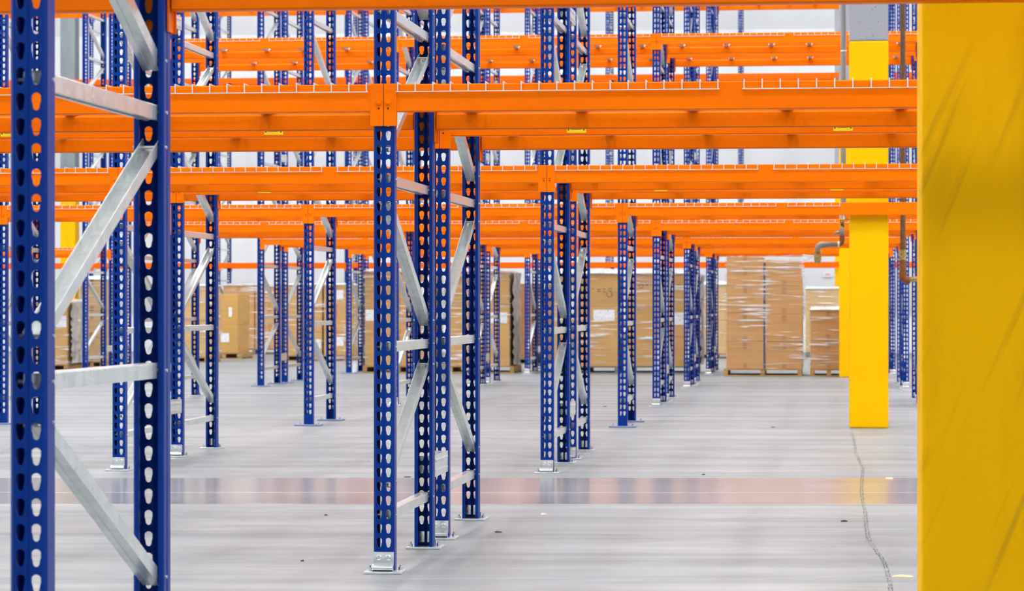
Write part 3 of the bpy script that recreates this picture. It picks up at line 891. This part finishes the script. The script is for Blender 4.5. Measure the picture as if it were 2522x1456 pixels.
def load(desc, base, cols, ys, dep=1.0, ph=0.11, wood=M_WOOD, card=0, film=M_FILM, cover=0.0, pal=None, sheets=(), side_film=False, lean=None, tape=True, zc=None, marks=()):
    """cols: [(px0, px1)], ys: per column list of py boundaries from top to bottom"""
    zc = zc or F_PX * CAM_H / (base - HOR)
    Z = lambda py: CAM_H + (HOR - py) * zc / F_PX
    xa, y0 = unproj((cols[0][0] + cols[-1][1]) / 2, zc)
    PX = lambda px: unproj(px, zc)[0] + (unproj(px, zc)[1] - y0) * math.tan(-math.atan((px - CX) / F_PX) + YAW) * -1 if False else y0 * ((px - CX) / F_PX * math.cos(YAW) - math.sin(YAW)) / (math.cos(YAW) + (px - CX) / F_PX * math.sin(YAW))
    p0, p1 = pal or (cols[0][0], cols[-1][1])
    if ph: pallet(PX(p0), PX(p1), y0, dep, ph, 'wooden pallet under the %s' % desc, wood)
    names = {1: ['only'], 2: ['top', 'bottom'], 3: ['top', 'middle', 'bottom'], 4: ['top', 'second', 'third', 'bottom'], 5: ['top', 'second', 'third', 'fourth', 'bottom']}
    ztop = 0
    for ci, (c0, c1) in enumerate(cols):
        yl = ys[ci] if isinstance(ys[0], (list, tuple)) else ys
        nm = names[len(yl) - 1]
        sd = '' if len(cols) == 1 else (('left ', 'right ')[ci] if len(cols) == 2 else ('left ', 'middle ', 'right ')[ci])
        for i in range(len(yl) - 1):
            zb = ph + 0.0005 if i == len(yl) - 2 else Z(yl[i + 1]) + 0.0015
            sh = None
            for (cc, ri, a, b_, c_, d_) in sheets:
                if cc == ci and ri == i: sh = (PX(a), PX(b_), Z(d_), Z(c_))
            mi = card if isinstance(card, int) else card[(ci * 2 + i) % len(card)]
            j = R.uniform(0, 0.008)
            pos = 'single' if nm[i] == 'only' else nm[i]
            ct = carton(PX(c0) + R.uniform(0.001, 0.004), PX(c1) - R.uniform(0.001, 0.004), y0 + 0.004 + j, dep - 0.012, zb, Z(yl[i]), M_CARD[mi],
                   '%s %scardboard carton of the %s' % (pos, sd, desc), sh, tape, lean if (lean and i == 0 and ci == len(cols) - 1) else 0.0)
            if marks and i == 0 and ci == 0:
                mk = MB(); O_ = ct.location
                for kind, mx_, my_, r_ in marks:
                    u, v, q = PX(mx_) - O_.x, Z(my_) - O_.z, r_ * zc / F_PX
                    if kind == '-': mk.box(u - q, u + q, -0.0018, -0.0004, v - 0.007, v + 0.007)
                    else:
                        for e in range(17):
                            a0, a1 = math.pi * (0.75 + e * 0.1), math.pi * (0.75 + (e + 1) * 0.1)
                            mk.add([(u + q * math.cos(a0), -0.0012, v + q * math.sin(a0)), (u + q * math.cos(a1), -0.0012, v + q * math.sin(a1)),
                                    (u + (q - 0.012) * math.cos(a1), -0.0012, v + (q - 0.012) * math.sin(a1)), (u + (q - 0.012) * math.cos(a0), -0.0012, v + (q - 0.012) * math.sin(a0))], [(0, 1, 2, 3)])
                mk.build('ink_marks', M_STAMP, ct)
        ztop = max(ztop, Z(yl[0]))
    wr = None
    if film: wr = wrap(PX(cols[0][0]), PX(cols[-1][1]), y0, dep, ph + 0.003, ztop, film, 'clear stretch film wound round the %s' % desc)
    if cover: film_top(PX(cols[0][0]), PX(cols[-1][1]), y0, dep, ztop, cover, 'bunched white film on top of the %s' % desc, wr)
    if side_film:
        b = MB(); x1 = PX(cols[-1][1]) + 0.03
        rr = random.Random(5); ny, nz = 14, 22; vs = []
        for jz in range(nz + 1):
            for iy in range(ny + 1):
                vs.append((x1 + rr.uniform(0, 0.035), y0 + 0.05 + (dep - 0.05) * iy / ny, ph + 0.02 + (ztop - ph - 0.02) * jz / nz))
        fs = [(a * (ny + 1) + b_, a * (ny + 1) + b_ + 1, (a + 1) * (ny + 1) + b_ + 1, (a + 1) * (ny + 1) + b_) for a in range(nz) for b_ in range(ny)]
        b.add(vs, fs)
        b.build('film_layers', M_FILMG, wr, smooth=True)['label'] = 'crumpled grey film layers'
    return PX, Z, y0

PXf, Zf, y1_ = load('tall wrapped stack left of the yellow columns', 927, [(1789, 1881), (1886, 1977)], [[632, 668, 703, 771, 841, 909.5], [640, 704, 774, 842, 909.5]],
     card=[0, 0], pal=(1782, 1975), lean=0.12, ph=0.098)
s_ = MB(); s_.box(PXf(1881) + 0.002, PXf(1886) - 0.002, y1_ + 0.004, y1_ + 0.01, 0.1, Zf(648)); 
tag(s_.build('strap', M_STRAP), 'dark strap down the middle of the tall wrapped stack', 'strap')
load('low stack touching the yellow column', 927.5, [(1996, 2085)], [765, 839, 909.5], card=0, pal=(1995, 2088), cover=0.05, ph=0.098)
load('tan stack behind the low stack', 880, [(1984, 2066)], [713, 785, 868], card=2, cover=0.05, film=M_FILM, wood=M_WOODD, ph=0.09, tape=False)
load('paper-labelled stack right of the third rack row frame', 920, [(1362, 1524)], [676, 755, 903.5], card=1, cover=0.09, marks=[('-', 1460, 712, 2), ('-', 1475, 713, 4), ('-', 1488, 712, 3), ('-', 1503, 711, 4), ('-', 1475, 718, 4), ('-', 1488, 719, 4), ('-', 1502, 717, 4), ('u', 1501, 725, 8)], sheets=[(0, 1, 1461, 1514, 763, 790)], wood=M_WOODD, ph=0.098)
load('stack left of the mid-picture upright', 919, [(898, 1066)], [671, 748, 825, 902], card=[0, 0, 1], cover=0.05, sheets=[(0, 1, 900, 921, 763, 790)], pal=(893, 1068), film=M_FILMT, ph=0.1)
load('stack right of the mid-picture upright', 919, [(1106, 1255)], [671, 747, 902], card=[1, 1], sheets=[(0, 1, 1208, 1249, 770, 796)], pal=(1104, 1266), side_film=True, cover=0.03, ph=0.1)
load('brown stack behind the grey film layers', 897, [(1272, 1350)], [699, 790, 885], card=3, film=None, wood=M_WOODD, ph=0.09)
load('scribbled stack between fourth and fifth row frames', 920, [(1546, 1718)], [676, 749.5, 830, 905], card=1, cover=0.09, marks=[('u', 1579, 705, 6), ('-', 1577, 696, 3), ('-', 1593, 702, 3), ('-', 1664, 706, 2), ('-', 1673, 710, 3), ('-', 1672, 702, 3)], sheets=[(0, 1, 1656, 1702, 770, 800)], side_film=True, wood=M_WOODD, film=M_FILM, ph=0.098)
load('pale stack half hidden behind the tall wrapped stack', 884, [(1726, 1800)], [703, 790, 870], card=2, cover=0.08, film=M_FILMT, ph=0.09)
load('two torn cartons stack left of mid picture', 884, [(512, 586)], [724.5, 800, 868], card=1, film=None, sheets=[(0, 0, 563, 571, 757, 780), (0, 1, 536, 564, 821, 843)], pal=(508, 595), ph=0.105, tape=False)
load('wide stack behind the torn cartons', 873, [(550, 626), (628, 700)], [704, 755, 806, 859], card=0, cover=0.04, wood=M_WOODD, film=M_FILM, ph=0.1, dep=0.95)
load('tan stack behind the fourth rack row left frame', 890, [(702, 793), (797, 856)], [703, 760, 819, 872], card=1, cover=0.03, sheets=[(1, 0, 829, 845, 715, 738), (0, 2, 777, 790, 836, 858), (1, 2, 829, 846, 830, 852)], film=M_FILM, ph=0.1)
load('film wrapped stack behind the nearest upright, far left', 913, [(60, 166)], [745, 825, 898], card=1, cover=0.04, sheets=[(0, 0, 136, 163, 778, 806)], film=M_FILMT, ph=0.09, side_film=True)
load('white topped stack at far left, right of nearest upright', 905, [(196, 255)], [690, 770, 832, 893], card=2, cover=0.06, film=M_FILMT, ph=0.09)
load('narrow stack between left frames of the third rack row', 893, [(450, 512)], [706, 790, 880], card=2, cover=0.03, film=M_FILMT, ph=0.09)

# white bin behind the seventh row frame
x_, y_ = floor_pt(873, 919)
wb = empty('white_bin', (x_, y_, 0))
MB().bbox(-0.026, 0.026, 0, 0.06, 0.0, 0.168, 0.006).build('body', M_WHITE, wb)
MB().bbox(-0.029, 0.029, -0.003, 0.063, 0.168, 0.178, 0.003).build('lid', M_WHITE, wb)
tag(wb, 'small white canister standing on floor behind the cross aisle frame', 'canister')

# small red mark on the back wall
ws = empty('wall_notice', (lambda p: (p.x, p.y, p.z))(at(2039, 676, 55.52)))
MB().bbox(-0.10, 0.10, 0, 0.01, -0.05, 0.05, 0.003).build('plate', M_WHITE, ws)
MB().box(-0.055, 0.045, -0.002, 0.0, -0.018, 0.012).build('red_text_block', mat('faded_red', (0.75, 0.35, 0.38), 0.6), ws)
tag(ws, 'small white notice with faded red mark on back wall beside yellow column', 'notice')

# ------------------------------------------------------------------ scraps on the floor
SC = [(1340, 1268, 'white', 'white paper scrap', (0.9, 0.9, 0.88), 0.020), (2190, 1179, 'cream', 'cream wood chip', (0.85, 0.62, 0.35), 0.028), (2078, 1285, 'dark', 'dark splinter', (0.06, 0.05, 0.05), 0.020),
      (2224, 1421, 'tan', 'thin tan shaving', (0.72, 0.55, 0.32), 0.045), (745, 1383, 'dark', 'dark crumb', (0.05, 0.04, 0.04), 0.010), (1227, 1312, 'dark', 'dark thread', (0.05, 0.045, 0.04), 0.020),
      (1003, 1176, 'dark', 'long dark shaving', (0.05, 0.045, 0.04), 0.028), (908, 1138, 'grey', 'grey crumb', (0.4, 0.38, 0.36), 0.016), (803, 1270, 'dark', 'dark speck', (0.06, 0.05, 0.05), 0.012),
      (1733, 1170, 'dark', 'dark pebble', (0.08, 0.07, 0.07), 0.012), (1489, 1002, 'dark', 'dark chip', (0.05, 0.05, 0.05), 0.026), (1904, 1053, 'black', 'black chip', (0.03, 0.03, 0.03), 0.024)]
WHERE = ['in the aisle right of the second rack row', 'right of the floor crack', 'just left of the floor crack', 'beside the big yellow column', 'left of the second row foot', 'right of second row rear foot',
         'behind the second row front post', 'left of the second row post', 'between nearest rack and second row', 'in the open aisle right of third row', 'behind the third row feet', 'left of the bright yellow column foot']
for (px, py, cn, nm, c, r), wh in zip(SC, WHERE):
    x_, y_ = floor_pt(px, py)
    m = MB(); rr = random.Random(px)
    n = 7
    lo = [(x_ + r * math.cos(i * 2 * math.pi / n) * rr.uniform(.6, 1), y_ + r * 0.8 * math.sin(i * 2 * math.pi / n) * rr.uniform(.4, 1), 0.0005) for i in range(n)]
    hi = [(x_ + (a - x_) * 0.7, y_ + (b - y_) * 0.7, 0.004 + rr.uniform(0, .003)) for a, b, _ in lo]
    m.add(lo + hi, [(i, (i + 1) % n, n + (i + 1) % n, n + i) for i in range(n)] + [tuple(range(n, 2 * n)), tuple(range(n))[::-1]])
    tag(m.build('floor_scrap', mat('scrap_' + cn, c, 0.8)), '%s lying on floor %s' % (nm, wh), 'scrap', 'small scraps on the floor')
